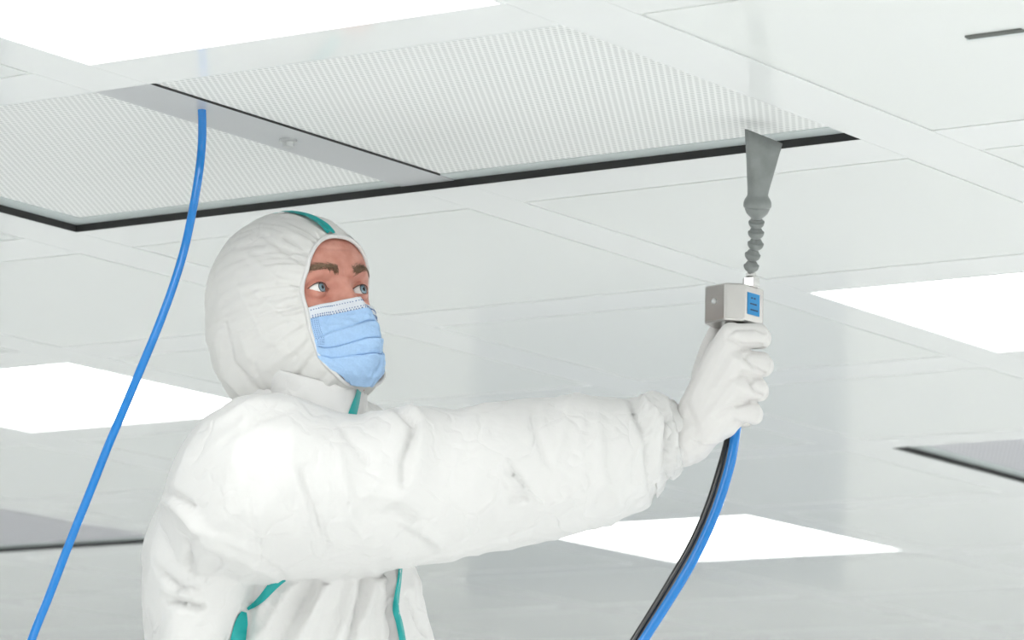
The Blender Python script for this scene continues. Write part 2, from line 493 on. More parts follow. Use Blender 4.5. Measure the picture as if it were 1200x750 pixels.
COLLAR = [(412, 312, 426, 0.02, 0.060), (430, 298, 429, 0.02, 0.066), (450, 292, 430, 0.02, 0.070), (480, 280, 428, 0.02, 0.080), (520, 260, 430, 0.02, 0.10)]
BACK = [(560, 214, 330, -0.02, 0.10), (600, 188, 322, -0.03, 0.12), (640, 170, 315, -0.035, 0.125), (680, 169, 305, -0.035, 0.125), (720, 173, 287, -0.035, 0.12), (760, 178, 272, -0.03, 0.115), (820, 190, 262, -0.02, 0.10)]
def dense(tab, sub=3):
    return [tuple(r) for r in catmull(tab, sub)]

parts = [loft([slice_x(*r) for r in dense(ARM)]), loft([slice_x(*r, e=2.0) for r in dense(CUFF)]),
         loft([slice_y(*r) for r in dense(TORSO)]), loft([slice_y(*r, e=2.2) for r in dense(COLLAR)]), loft([slice_y(*r) for r in dense(BACK)])]
# far arm, hanging behind the body
parts.append(capsule([P(390, 540, 0.15), P(400, 700, 0.19), P(420, 860, 0.2), P(450, 1010, 0.16)], [0.085, 0.075, 0.065, 0.05], 18))
# legs down to the platform
DECK = 0.86
def toz(px, dd, z):
    p = P(px, 1100, dd); return Vector((p.x, p.y, z))
hip_z = P(350, 1150, 0.04).z
for px, dd in ((310, -0.04), (395, 0.12)):
    parts.append(capsule([toz(px, dd, hip_z), toz(px, dd, (hip_z+DECK)/2+0.05), toz(px-4, dd, DECK+0.10)], [0.115, 0.095, 0.075], 20))
cov = remesh(parts, 0.0055, 5, 0.5)

# wrinkles and folds of the stiff fabric
def fold_field(co):
    """pixel coordinates of points in the photograph's frame"""
    d = co - np.array(EYE)
    z = d @ np.array(FWD)
    return 600 + (d @ np.array(RT))/z*FPX, 375 - (d @ np.array(UP))/z*FPX, z - D0

def seg_dist(x, y, a, b):
    ax, ay = a; bx, by = b
    t = np.clip(((x-ax)*(bx-ax)+(y-ay)*(by-ay))/max(1e-6, (bx-ax)**2+(by-ay)**2), 0, 1)
    return np.hypot(x-ax-t*(bx-ax), y-ay-t*(by-ay)), t
FOLDS = [  # polyline, width px, height mm (+ out, - in)
    ([(465, 482), (486, 500), (474, 540), (472, 566)], 5, -5), ([(478, 482), (496, 500), (486, 545)], 8, 3.5),
    ([(430, 580), (470, 586), (487, 598)], 6, 2.5), ([(432, 604), (462, 598), (484, 606)], 5, -2),
    ([(470, 608), (500, 624), (515, 636)], 5, 3.5), ([(590, 545), (608, 566), (620, 583)], 4, 4), ([(600, 585), (616, 582)], 4, -3),
    ([(640, 590), (700, 560)], 10, 2), ([(629, 470), (626, 500), (640, 540)], 6, -2.5),
    ([(205, 580), (224, 592)], 5, -5), ([(206, 588), (240, 628), (285, 645), (320, 668)], 9, 5), ([(236, 626), (300, 650), (330, 668)], 5, -4),
    ([(219, 638), (226, 672)], 5, -5), ([(192, 672), (208, 690), (232, 690)], 5, -5), ([(200, 705), (236, 711)], 5, -6), ([(198, 690), (232, 700)], 6, 4),
    ([(232, 690), (250, 668), (270, 650)], 6, 3), ([(250, 500), (300, 476), (345, 474)], 5, 3), ([(262, 520), (310, 490), (350, 478)], 5, -2.5),
    ([(345, 468), (368, 486), (400, 486)], 4, -4), ([(280, 540), (290, 600)], 8, 2), ([(345, 560), (372, 640)], 7, 2.5), ([(352, 550), (382, 640)], 5, -2.5),
    ([(292, 560), (300, 640)], 6, -2), ([(395, 530), (408, 600), (430, 640)], 8, 2.5),
    ([(400, 500), (430, 540)], 6, -2), ([(700, 480), (705, 560), (735, 600)], 9, 2.5), ([(740, 470), (757, 520), (764, 585)], 4, -4),
    ([(760, 470), (780, 500), (778, 560)], 4, -5), ([(756, 470), (770, 500), (768, 555)], 5, 4), ([(783, 475), (795, 510), (790, 548)], 4, -5),
    ([(775, 470), (790, 505), (785, 552)], 4, 4), ([(750, 468), (762, 490), (755, 510)], 4, 4),
    ([(380, 680), (350, 750)], 7, 5), ([(370, 680), (330, 750)], 8, -6), ([(345, 680), (305, 745)], 7, 5), ([(405, 678), (385, 750)], 8, -4),
    ([(425, 680), (418, 720), (410, 750)], 5, -7), ([(435, 680), (428, 720)], 6, 4), ([(440, 672), (445, 720), (448, 750)], 4, 7),
    ([(450, 668), (451, 700), (456, 750)], 4, -9), ([(458, 668), (455, 700), (464, 750)], 6, 5), ([(475, 700), (496, 742)], 4, -5), ([(483, 685), (490, 712)], 3, -4),
    ([(486, 690), (505, 745)], 5, 4), ([(225, 530), (190, 610)], 6, 2.5), ([(300, 690), (292, 715), (288, 745)], 8, -8)]
def crumple_mesh(me, folds, amp):
    co, no = arrays(me)
    x, y, dd = fold_field(co)
    front = np.clip(-(no @ np.array(FWD))*2.5, 0, 1)
    d = np.zeros(len(co))
    for pl, wd, hgt in folds:
        best = np.full(len(co), 1e9); tt = np.zeros(len(co))
        L = len(pl)-1
        for i in range(L):
            q, t = seg_dist(x, y, pl[i], pl[i+1])
            m_ = q < best
            best = np.where(m_, q, best); tt = np.where(m_, (i+t)/L, tt)
        k = best/(wd*0.85)
        sh = 1.9*np.clip(1-k*0.5, 0, 1)**1.6 * (1.25-0.6*np.abs(tt-0.4))
        d += hgt*0.001*sh*front
    arm_n = np.zeros(len(co))
    for i in range(len(co)):
        px, py, pz = co[i]
        # long diagonal puckers plus small crumple
        s = x[i]*0.011; t_ = y[i]*0.011
        a = noise.noise((s*1.4+t_*0.6, (t_*0.55-s*0.35), dd[i]*6))
        b = noise.noise((s*3.2+t_*1.6+7, t_*1.3-s*1.0, dd[i]*12+3))
        c = noise.noise((px*38, py*38, pz*38))
        arm_n[i] = (1-abs(a)*2.2)*0.0050 + (0.5-abs(b))*0.0050 + c*0.0010
    d += arm_n*amp
    put(me, co + no*d[:, None])
crumple_mesh(cov, FOLDS, 1.0)
coverall = link('coverall', cov, person, 'fabric', True)
coverall['label'] = 'white disposable coverall with teal taped seams'
dgm = BVHTree.FromPolygons([v.co.copy() for v in cov.vertices], [tuple(p.vertices) for p in cov.polygons])

def strip(name, pts, widths, parent, m, lift=0.0025):
    """tape laid on the coverall surface along a line"""
    pts = catmull(pts, 6); widths = np.interp(np.linspace(0, 1, len(pts)), np.linspace(0, 1, len(widths)), widths)
    v, f = [], []
    n = 5
    zprev = [None]*n
    for i, p in reversed(list(enumerate(pts))):
        a = pts[max(0, i-1)]; c = pts[min(len(pts)-1, i+1)]
        t = (c-a)/max(1e-6, np.linalg.norm(c-a)); nrm = np.array([-t[1], t[0]])
        for k in range(n):
            q = p + nrm*widths[i]*(k/(n-1)-0.5)
            d = (P(q[0], q[1])-EYE).normalized()
            hit, hn, _, _ = dgm.ray_cast(EYE, d)
            z = None if hit is None else (hit-EYE).dot(FWD)-D0
            if zprev[k] is not None and (z is None or abs(z-zprev[k]) > 0.012): z = zprev[k]
            if z is None: z = 0.0
            zprev[k] = z
            v.append(P(q[0], q[1], z) - d*lift)
    for i in range(len(pts)-1):
        for k in range(n-1):
            a = i*n+k; f.append((a, a+1, a+n+1, a+n))
    return link(name, pydata(name, v, f), parent, m, True)
strip('seam_tape', [(331, 676), (322, 684), (305, 703), (290, 714)], [13, 12, 8, 3], coverall, 'teal')
strip('seam_tape', [(286, 717), (283, 730), (279, 751), (274, 790)], [6, 15, 18, 20], coverall, 'teal')
strip('zip_tape', [(470, 660), (468, 680), (465, 700), (464, 715), (468, 730), (472, 752), (478, 800)], [4, 5, 6.5, 8, 8, 8, 9], coverall, 'teal')

# ---------------------------------------------------------------- head
TH, PH, RO = math.radians(43), math.radians(17), math.radians(-2)
TO = -FWD
HF = RT*(math.sin(TH)*math.cos(PH)) + UP*math.sin(PH) + TO*(math.cos(TH)*math.cos(PH))      # face forward
HX = (RT*math.cos(TH) - TO*math.sin(TH))                                                  # towards his left
HX = (HX - HF*HX.dot(HF)).normalized()
HZ = HF.cross(HX).normalized()
HX, HZ = HX*math.cos(RO)+HZ*math.sin(RO), HZ*math.cos(RO)-HX*math.sin(RO)
HC = P(351, 362, 0.02)
def HP(x, y, z):
    return HC + HX*x + HF*y + HZ*z

EYX, EYY, EYZ, ER = 0.0320, 0.0700, 0.0, 0.0125
PROF = [(-0.140, 0.040), (-0.125, 0.072), (-0.112, 0.088), (-0.10, 0.088), (-0.085, 0.084), (-0.07, 0.088), (-0.055, 0.088), (-0.03, 0.086), (-0.01, 0.086), (0.004, 0.088), (0.02, 0.0925), (0.035, 0.0925), (0.05, 0.089), (0.065, 0.082), (0.08, 0.071), (0.095, 0.053), (0.108, 0.025)]
def smax(a, b, k):
    h = np.clip(0.5+0.5*(a-b)/k, 0, 1)
    return b*(1-h)+a*h + k*h*(1-h)
def face_y(x, z, lids=True):
    ax = np.abs(x)
    p = np.array(PROF); y = np.interp(z, p[:, 0], p[:, 1])
    y = (y + np.interp(z-0.006, p[:, 0], p[:, 1]) + np.interp(z+0.006, p[:, 0], p[:, 1]))/3
    y = y - 0.085*(1-np.sqrt(np.clip(1-(ax/0.077)**2.3, 0, 1)))
    y = y + 0.0068*np.exp(-((ax-0.029)/0.018)**2-((z-0.0185-0.06*(ax-0.02))/0.0075)**2)
    y = y - 0.0125*np.exp(-((ax-0.0300)/0.0145)**2-((z-0.001)/0.0115)**2)
    y = y + 0.004*np.exp(-((ax-0.043)/0.016)**2-((z+0.028)/0.014)**2)
    hn = np.interp(z, [-0.06, -0.052, -0.042, -0.034, -0.018, 0.0, 0.012], [0, 0.022, 0.030, 0.027, 0.0185, 0.0085, 0.0])
    wn = np.interp(z, [-0.055, -0.042, -0.02, 0.01], [0.016, 0.0145, 0.0105, 0.009])
    y = y + hn*np.exp(-(ax/wn)**2.2)
    # forehead lines
    y = y - 0.0009*np.exp(-((z-0.047-1.5*x*x)/0.0011)**2)*np.exp(-(x/0.032)**4) - 0.0006*np.exp(-((z-0.056-1.5*x*x)/0.0011)**2)*np.exp(-(x/0.025)**4)
    if lids:
        rl = ER+0.0016
        dx = ax-EYX; dz = z-EYZ
        q = rl*rl-dx*dx-dz*dz
        yl = np.where(q > 0, EYY+np.sqrt(np.maximum(q, 0)), -1)
        y = smax(y, yl, 0.0022)
        # fold of the upper lid and bag under the eye
        y = y - 0.0014*np.exp(-((dz-0.0098+14*dx*dx)/0.0011)**2)*np.exp(-(dx/0.013)**4)
        y = y - 0.0007*np.exp(-((dz+0.0120-10*dx*dx)/0.0012)**2)*np.exp(-(dx/0.012)**4)
    return y
def almond(dx):
    """upper and lower edge of the eye opening; dx towards the temple is positive"""
    s = np.clip(1-(dx/0.0140)**2, 0, 1)
    return -0.0004+0.0066*s**0.75 + 0.05*dx, -0.0004-0.0052*s**0.9 + 0.05*dx
xs = np.concatenate([np.linspace(-0.0765, -0.052, 16)[:-1], np.linspace(-0.052, 0.052, 190), np.linspace(0.052, 0.0765, 16)[1:]])
zs = np.concatenate([np.linspace(-0.14, -0.03, 60)[:-1], np.linspace(-0.03, 0.03, 110), np.linspace(0.03, 0.105, 46)[1:]])
Xg, Zg = np.meshgrid(xs, zs)
Xg = Xg*np.sqrt(np.clip(1-np.abs(Zg/0.127)**2.6, 0.02, 1))
Yg = face_y(Xg, Zg)
dxg = np.abs(Xg)-EYX
upe, loe = almond(dxg)
ins = np.minimum(upe-(Zg-EYZ), (Zg-EYZ)-loe)
ins = np.where(np.abs(dxg) < 0.0140, ins, -1)
deep = EYY + 0.004
Yg = np.where(ins > 0, Yg*(1-np.clip(ins/0.0009, 0, 1)) + deep*np.clip(ins/0.0009, 0, 1), Yg)
# the part under the hood stays inside it
_oz = np.where(Zg > -0.012, 0.0745, 0.108)
_q = np.abs(Xg/np.where(Xg < 0, 0.053, 0.066))**2.3+np.abs((Zg+0.012)/_oz)**2.3
_e = np.sqrt((Xg/0.088)**2+((Yg+0.022)/0.110)**2+((Zg+0.012)/0.112)**2)
_k = np.where((_q > 1.1) & (_e > 0.93), 0.93/_e, 1.0)
_k = 1-(1-_k)*np.clip((_q-1.1)/0.5, 0, 1)
Xg, Yg, Zg = Xg*_k, -0.022+(Yg+0.022)*_k, -0.012+(Zg+0.012)*_k
fv = [HP(a, b_, c) for a, b_, c in zip(Xg.ravel(), Yg.ravel(), Zg.ravel())]
nx = len(xs); ff = []
for i in range(len(zs)-1):
    for j in range(nx-1):
        a = i*nx+j; ff.append((a, a+1, a+nx+1, a+nx))
# close the back of the head and the neck
rim_i = list(range(nx)) + [i*nx+nx-1 for i in range(1, len(zs))] + [(len(zs)-1)*nx+j for j in range(nx-2, -1, -1)] + [i*nx for i in range(len(zs)-2, 0, -1)]
prev = rim_i
for s_ in (0.25, 0.5, 0.75, 0.93):
    ring = []
    for q in rim_i:
        x = Xg.ravel()[q]; z = Zg.ravel()[q]; y = Yg.ravel()[q]
        k = math.sqrt(max(0.0, 1-s_**2.6))
        ring.append(len(fv)); fv.append(HP(x*k*1.02, y*(1-s_)-0.088*s_, (z+0.01)*k-0.01))
    for q in range(len(rim_i)):
        a, b_ = prev[q], prev[(q+1) % len(rim_i)]; c, d = ring[(q+1) % len(rim_i)], ring[q]
        ff.append((b_, a, d, c))
    prev = ring
ff.append(tuple(prev[::-1]))
nv, nf = tube([HP(0, -0.02, -0.06), P(352, 470, 0.03), P(348, 540, 0.04)], [0.052, 0.055, 0.07], 20)
fv, ff = merge([(fv, ff), (nv, nf)])
body = link('body', fix_parts(fv, ff), person, 'skin', True)
body['label'] = 'face with blue-grey eyes and reddish skin'

def ball(c, r, m=16, n=24):
    rings = []
    for i in range(1, m):
        t = PI*i/m
        rings.append([c + (HX*math.cos(2*PI*k/n)+HF*math.sin(2*PI*k/n))*r*math.sin(t) + HZ*r*math.cos(t) for k in range(n)])
    return loft(rings)
def cap_on(c, r, axis, ang0, ang1, n=28, rows=6):
    axis = axis.normalized(); a = axis.orthogonal().normalized(); b_ = axis.cross(a)
    rings = []
    for i in range(rows+1):
        t = ang0+(ang1-ang0)*i/rows
        rings.append([c + axis*r*math.cos(t) + (a*math.cos(2*PI*k/n)+b_*math.sin(2*PI*k/n))*r*math.sin(t) for k in range(n)])
    return loft(rings, cap=(ang0 < 0.05))
gaze = (HF + HX*0.16 + HZ*0.05).normalized()
for sgn in (-1, 1):
    c = HP(sgn*EYX, EYY, EYZ)
    eb = link('eyeball', fix_parts(*ball(c, ER)), person, 'eyewhite', True)
    link('iris', fix_parts(*cap_on(c, ER*1.012, gaze, 0.02, 0.47)), eb, 'iris', True)
    link('iris_ring', fix_parts(*cap_on(c, ER*1.015, gaze, 0.43, 0.50, rows=2)), eb, 'lash', True)
    link('pupil', fix_parts(*cap_on(c, ER*1.018, gaze, 0.02, 0.19)), eb, 'pupil', True)
    # lash line along the upper lid
    pl, rr = [], []
    for t in np.linspace(-1, 1, 15):
        dx = t*0.0138; u_, _ = almond(np.array(dx)); x = sgn*(EYX+dx); z = EYZ+float(u_)-0.0002
        y = float(face_y(np.array(x), np.array(z)))+0.0001
        pl.append(HP(x, y, z)); rr.append(0.00065*(1.15-abs(t)**2*0.7))
    link('eyelashes', fix_parts(*tube(pl, rr, 6)), person, 'lash', True)
    # eyebrow of short hairs
    hv = []
    rnd = random.Random(11 if sgn < 0 else 12)
    for k in range(420):
        t = rnd.random(); ax = 0.011+0.040*t
        zc_ = 0.0175+0.0065*math.sin(min(1, t*1.25)*PI*0.62) - 0.006*max(0, t-0.6)
        z = zc_ + rnd.gauss(0, 1)*0.0023*(1.15-0.75*t)
        x = sgn*ax; ln = 0.0062*(0.7+0.5*rnd.random())
        ang = 1.05-1.25*t+rnd.gauss(0, 0.22)
        x2 = x+sgn*ln*math.cos(ang); z2 = z+ln*math.sin(ang)*0.7
        p0 = HP(x, float(face_y(np.array(x), np.array(z), False))+0.0002, z)
        p1 = HP((x+x2)/2, float(face_y(np.array((x+x2)/2), np.array((z+z2)/2), False))+0.0016, (z+z2)/2)
        p2 = HP(x2, float(face_y(np.array(x2), np.array(z2), False))+0.0010, z2)
        hv.append(tube([p0, p1, p2], [0.00034, 0.00028, 0.00008], 3, True))
    br = link('eyebrow', pydata('eyebrow', *merge(hv)), person, 'brow')
mo = HP(-0.0185, float(face_y(np.array(-0.0185), np.array(-0.0205))), -0.0205)
link('mole', fix_parts(*ball(mo, 0.0014, 8, 10)), body, 'mole', True)

# ---------------------------------------------------------------- hood
def hood_pt(al, t, lift=0.0, wr=True):
    sx, cz = math.sin(al), math.cos(al)
    zc_ = -0.012
    rx = 0.093; rz = 0.1365 if cz > 0 else 0.130
    rho = 1/math.sqrt((sx/rx)**2+(cz/rz)**2)
    # opening
    ox = 0.053 if sx < 0 else 0.064; oz = 0.0745 if cz > 0 else 0.108
    ex = 2.3 if cz > 0 else 2.9
    r0 = 1/(abs(sx/ox)**ex+abs(cz/oz)**ex)**(1/ex)
    ly, yc = 0.103, -0.022
    e = 2.25
    s0 = min(0.98, r0/rho)
    ps0 = math.asin(s0)
    ps = ps0 + (PI-ps0)*t
    c_, s_ = math.cos(ps), math.sin(ps)
    cc = math.copysign(abs(c_)**(2/e), c_); ss = abs(s_)**(2/e)
    # start exactly on the opening
    k = max(0.0, 1-t/0.35)
    ss = ss*(1-k) + (s0 + (ss-s0**(2/e)))*k
    y = yc + (ly if cc > 0 else 0.100)*cc
    yr = float(face_y(np.array(sx*r0), np.array(zc_+cz*r0), False))+0.0045-0.008*max(0.0, sx)**2
    y0 = yc + ly*abs(math.cos(ps0))**(2/e)
    y += (yr-y0)*max(0.0, 1-t/0.42)**1.8
    r = rho*ss
    d = lift
    if wr:
        n1 = noise.noise((al*3.1, t*1.5, 4.0)); n2 = noise.noise((sx*2.2+3, cz*2.2, t*2.0)); n3 = noise.noise((al*9+2, t*2.2, 1.0))
        g = math.exp(-(t/0.22)**1.3)*min(1, t/0.03)
        d += g*0.0042*(abs(math.sin(al*15+n1*7))-0.45) + 0.005*n2*min(1, t*4) + 0.0028*(0.4-abs(n3))*min(1, t*8)*(1.1-t)
        n4 = noise.noise((sx*5-2, cz*5+t*3, t*6+9)); d += 0.0026*(0.35-abs(n4))*min(1, t*6)
    f = 1+d/0.11
    return HP(sx*r*f, yc+(y-yc)*f, zc_+cz*r*f)
NA, NT = 240, 90
hv = []; hf = []
tt = [((i/NT)**1.35)*0.985 for i in range(NT+1)]
for t in tt:
    for k in range(NA): hv.append(hood_pt(2*PI*k/NA, t))
for i in range(NT):
    for k in range(NA):
        a = i*NA+k; b_ = i*NA+(k+1) % NA; hf.append((a, b_, b_+NA, a+NA))
hf.append(tuple(NT*NA+k for k in range(NA)))
hood_me = fix_parts(hv, hf)
HFOLDS = [([(262, 380), (272, 425), (298, 455), (314, 466)], 5, -5), ([(254, 400), (262, 440), (290, 468)], 7, 4), ([(296, 428), (306, 448), (318, 466)], 5, -5), ([(286, 400), (296, 430), (310, 455)], 7, 4),
          ([(310, 277), (335, 295), (356, 308)], 3, -3), ([(334, 278), (352, 289), (362, 297)], 3, -2.5), ([(292, 300), (318, 322), (345, 338)], 5, 2.5), ([(300, 345), (335, 372), (350, 380)], 6, 2.5), ([(275, 330), (310, 395), (330, 410)], 7, 2.5)]
hco, hno = arrays(hood_me)
hx_, hy_, hd_ = fold_field(hco)
hfront = np.clip(-(hno @ np.array(FWD))*2.5, 0, 1); hdsp = np.zeros(len(hco))
for pl, wd, hgt in HFOLDS:
    best = np.full(len(hco), 1e9)
    for i in range(len(pl)-1):
        q, t = seg_dist(hx_, hy_, pl[i], pl[i+1]); best = np.minimum(best, q)
    hdsp += hgt*0.001*np.clip(1-best/(wd*1.8), 0, 1)**2*hfront
put(hood_me, hco+hno*hdsp[:, None])
hood = link('hood', hood_me, person, 'hood_fabric', True)
sm = hood.modifiers.new('thickness', 'SOLIDIFY'); sm.thickness = 0.0012; sm.offset = -1
rv = tube([hood_pt(2*PI*k/120, 0.0, 0.0008, False) for k in range(121)], 0.0026, 8)
link('hood_hem', fix_parts(*rv), hood, 'fabric', True)
# teal tape over the crown
tv, tf = [], []
for i in range(61):
    t = 0.018+0.66*i/60
    wob = 0.05*noise.noise((t*14, 2.0, 5.0))
    for k in range(5):
        rr_ = 0.0060+0.0006*noise.noise((t*9, 0, 0))
        c = hood_pt(0.0, t); r = max(0.02, (c-HP(0, -0.022, -0.012)).dot(HZ))
        tv.append(hood_pt(((k/4-0.5)*2*rr_)/max(0.05, r)+wob*0.3-0.055, t, 0.0012))
for i in range(60):
    for k in range(4):
        a = i*5+k; tf.append((a, a+1, a+6, a+5))
link('hood_tape', fix_parts(tv, tf), hood, 'teal', True)

# ---------------------------------------------------------------- face mask
mask = empty('face_mask', HP(0, 0.1, -0.06))
mask.parent = person; mask.location = HP(0, 0.1, -0.06) - person.location
bpy.context.view_layer.update()
def mask_pt(u, v, lift=0.0):
    """u -1..1 across, v 0..1 from the upper hem to the chin"""
    half = float(np.interp(v, [-0.05, 0.1, 0.4, 0.7, 0.9, 1.0], [0.0525, 0.0520, 0.0520, 0.0500, 0.042, 0.028]))
    x = u*half
    z = -0.0225 + 0.004*abs(u)**2*-1 - 0.104*v*(1-0.20*abs(u)**2.0) + 0.0
    zz = z
    ax = abs(x)
    # ridge over nose and chin
    prof = np.interp(v, [0, 0.12, 0.25, 0.42, 0.6, 0.8, 0.92, 1.0], [0.1075, 0.1165, 0.123, 0.1255, 0.1235, 0.118, 0.110, 0.098])
    side = np.interp(v, [0, 0.3, 0.6, 1.0], [0.058, 0.056, 0.056, 0.062])
    wv = np.interp(v, [0, 0.15, 0.5, 1.0], [1.15, 1.45, 1.9, 2.1])
    s = abs(u)**wv
    y = prof*(1-s)+side*s
    # pleats and puckers
    pl = 0
    for c_, h_, sl in ((0.30, 0.0050, 0.10), (0.50, 0.0056, 0.02), (0.68, 0.0050, -0.06)):
        q = (v-c_-sl*u*u+0.05*u+0.025*noise.noise((u*2.2, c_*9, 1)))/0.03
        pl += h_*0.8*(1/(1+math.exp(max(-60, min(60, -q*7))))-0.5)*math.exp(-(q/3.2)**2)
        pl -= 0.0035*math.exp(-((q+0.4)/0.35)**2)*(0.55+0.45*noise.noise((u*1.7+c_*5, 3, 3)))
    pl += 0.0060*noise.noise((u*2.6+1, v*4.2, 2.0))*min(1, v*4) + 0.0050*(0.3-abs(noise.noise((u*3+v*4, v*7-u*3, 6.0))))*min(1, v*5)
    y = max(y, float(face_y(np.array(x), np.array(zz), False))+0.003+0.005*min(1, max(0, v*2)))
    y += pl*(1-abs(u)**6)+lift
    # dimple at the far cheek fold
    return HP(x, y, zz)
NU, NV = 90, 170
mv, mf = [], []
for j in range(NV+1):
    for i in range(NU+1): mv.append(mask_pt(i/NU*2-1, j/NV))
for j in range(NV):
    for i in range(NU):
        a = j*(NU+1)+i; mf.append((a, a+1, a+NU+2, a+NU+1))
cloth = link('mask_cloth', fix_parts(mv, mf), mask, 'mask_blue', True)
so = cloth.modifiers.new('thickness', 'SOLIDIFY'); so.thickness = 0.0015; so.offset = 0
def patch(name, u0, u1, v0, v1, lift, m, n1=60, n2=8):
    v, f = [], []
    for j in range(n2+1):
        for i in range(n1+1): v.append(mask_pt(u0+(u1-u0)*i/n1, v0+(v1-v0)*j/n2, lift))
    for j in range(n2):
        for i in range(n1):
            a = j*(n1+1)+i; f.append((a, a+1, a+n1+2, a+n1+1))
    o = link(name, fix_parts(v, f), mask, m, True)
    so = o.modifiers.new('thickness', 'SOLIDIFY'); so.thickness = 0.0008; so.offset = 0
    return o
patch('upper_hem', -1.0, 1.0, -0.035, 0.125, 0.0016, 'mask_white')
def dots(name, pts, r):
    v, f = [], []
    for p, q in pts:
        d = (q-p)
        v_, f_ = tube([p, q], [r, r], 5); v, f = merge([(v, f), (v_, f_)])
    o = link(name, pydata(name, v, f), mask, 'stitch'); return o
pts = []
for v0 in (0.012, 0.092, 0.118):
    for k in range(44):
        u = -0.96+1.92*k/43; pts.append((mask_pt(u, v0, 0.0022), mask_pt(u+0.016, v0, 0.0022)))
dots('stitching', pts, 0.00085)
pts = []
for u in (-0.97, -0.935, -0.90, -0.865):
    for k in range(15):
        v0 = 0.14+0.40*k/14; pts.append((mask_pt(u, v0, 0.0014), mask_pt(u+0.008, v0, 0.0014)))
dots('side_weld', pts, 0.0006)
for sgn in (-1, 1):
    q = [mask_pt(sgn*0.98, 0.02), HP(sgn*0.066, 0.035, -0.02), HP(sgn*0.074, 0.01, -0.012), HP(sgn*0.075, -0.005, -0.03), HP(sgn*0.066, 0.025, -0.045), mask_pt(sgn*0.95, 0.3)]
    link('ear_loop', fix_parts(*tube([Vector(p) for p in catmull(q, 5)], 0.0013, 6)), mask, 'mask_white', True)

# stand-up collar in front of the neck, with its zip tape
hbv = BVHTree.FromPolygons([v.co.copy() for v in hood_me.vertices], [tuple(q.vertices) for q in hood_me.polygons])
def first_hit(px, py):
    d = (P(px, py)-EYE).normalized(); best = None
    for tr in (dgm, hbv):
        h_, _, _, dist = tr.ray_cast(EYE, d)
        if h_ is not None:
            z = (h_-EYE).dot(FWD)-D0
            best = z if best is None else min(best, z)
    return best
NCU, NCV = 40, 16
cgrid = np.zeros((NCV+1, NCU+1, 3))
ct = [(296, 425), (318, 431), (345, 438), (372, 445), (398, 451), (418, 453), (430, 451)]
cb_ = [(316, 474), (335, 484), (355, 492), (378, 498), (400, 500), (416, 499), (427, 498)]
for j in range(NCV+1):
    for i in range(NCU+1):
        k = i/NCU*6; i0 = min(5, int(k)); f_ = k-i0
        a = np.array(ct[i0])*(1-f_)+np.array(ct[i0+1])*f_; b_ = np.array(cb_[i0])*(1-f_)+np.array(cb_[i0+1])*f_
        q = a*(1-j/NCV)+b_*j/NCV
        u_ = i/NCU*2-1
        # round stand-up collar: a vertical cylinder about the neck
        cgrid[j, i] = (q[0], q[1], 0.02 - 0.100*math.sqrt(max(0.02, 1-(0.9*(u_-0.05))**2)) - 0.012*(j/NCV) + 0.0025*noise.noise((u_*3, j*0.2, 3)))
cv = [P(*cgrid[j, i]) for j in range(NCV+1) for i in range(NCU+1)]
cfc = [(j*(NCU+1)+i, j*(NCU+1)+i+1, (j+1)*(NCU+1)+i+1, (j+1)*(NCU+1)+i) for j in range(NCV) for i in range(NCU)]
col_me = fix_parts(cv, cfc)
collar = link('collar', col_me, coverall, 'fabric', True)
so = collar.modifiers.new('thickness', 'SOLIDIFY'); so.thickness = 0.0015; so.offset = 0
dgm = BVHTree.FromPolygons([v.co.copy() for v in col_me.vertices], [tuple(q.vertices) for q in col_me.polygons])
strip('zip_tape', [(423, 447), (420, 462), (416, 476), (411, 492)], [5, 6, 9, 11], coverall, 'teal')

# ---------------------------------------------------------------- gloved hand
def V3(px, py, dd): return P(px, py, dd)
HD = -0.055         # depth of the handle
fing = []
FI = [  # MCP, PIP, DIP, tip (px, py, depth offset), radius px
    ((857, 394, -0.026), (889, 393, -0.022), (892, 396, 0.012), (872, 398, 0.026), 14.5),
    ((859, 424, -0.028), (893, 427, -0.023), (895, 429, 0.012), (873, 429, 0.026), 14.5),
    ((857, 452, -0.027), (888, 456, -0.022), (890, 458, 0.012), (870, 458, 0.025), 13.8),
    ((852, 476, -0.022), (882, 484, -0.018), (884, 486, 0.010), (866, 486, 0.022), 13.0)]
WR = (812, 508, -0.002)
for a, b_, c, d, r in FI:
    q = [V3(p[0], p[1], HD+p[2]) for p in (a, b_, c, d)]
    R_ = r*PX
    fing.append(capsule(q, [R_*1.05, R_, R_*0.92, R_*0.8], 14))
    wv = V3(WR[0]+ (a[0]-857)*0.3, WR[1]+(a[1]-440)*0.32, HD-0.006)
    mid = wv.lerp(q[0], 0.55)
    fing.append(capsule([wv, mid, q[0]], [24*PX, 21*PX, R_*1.12], 14))
# palm body and heel of the hand
fing.append(capsule([V3(822, 495, HD+0.004), V3(842, 450, HD+0.0), V3(848, 415, HD+0.002)], [27*PX, 28*PX, 22*PX], 16))
fing.append(capsule([V3(826, 500, HD-0.006), V3(850, 494, HD-0.004), V3(866, 484, HD-0.004)], [24*PX, 19*PX, 13*PX], 14))
# thumb, along the far side of the handle up to the steel block
fing.append(capsule([V3(826, 470, HD+0.022), V3(826, 436, HD+0.032), V3(832, 408, HD+0.036), V3(838, 390, HD+0.034)], [17*PX, 15*PX, 11.5*PX, 9*PX], 14))
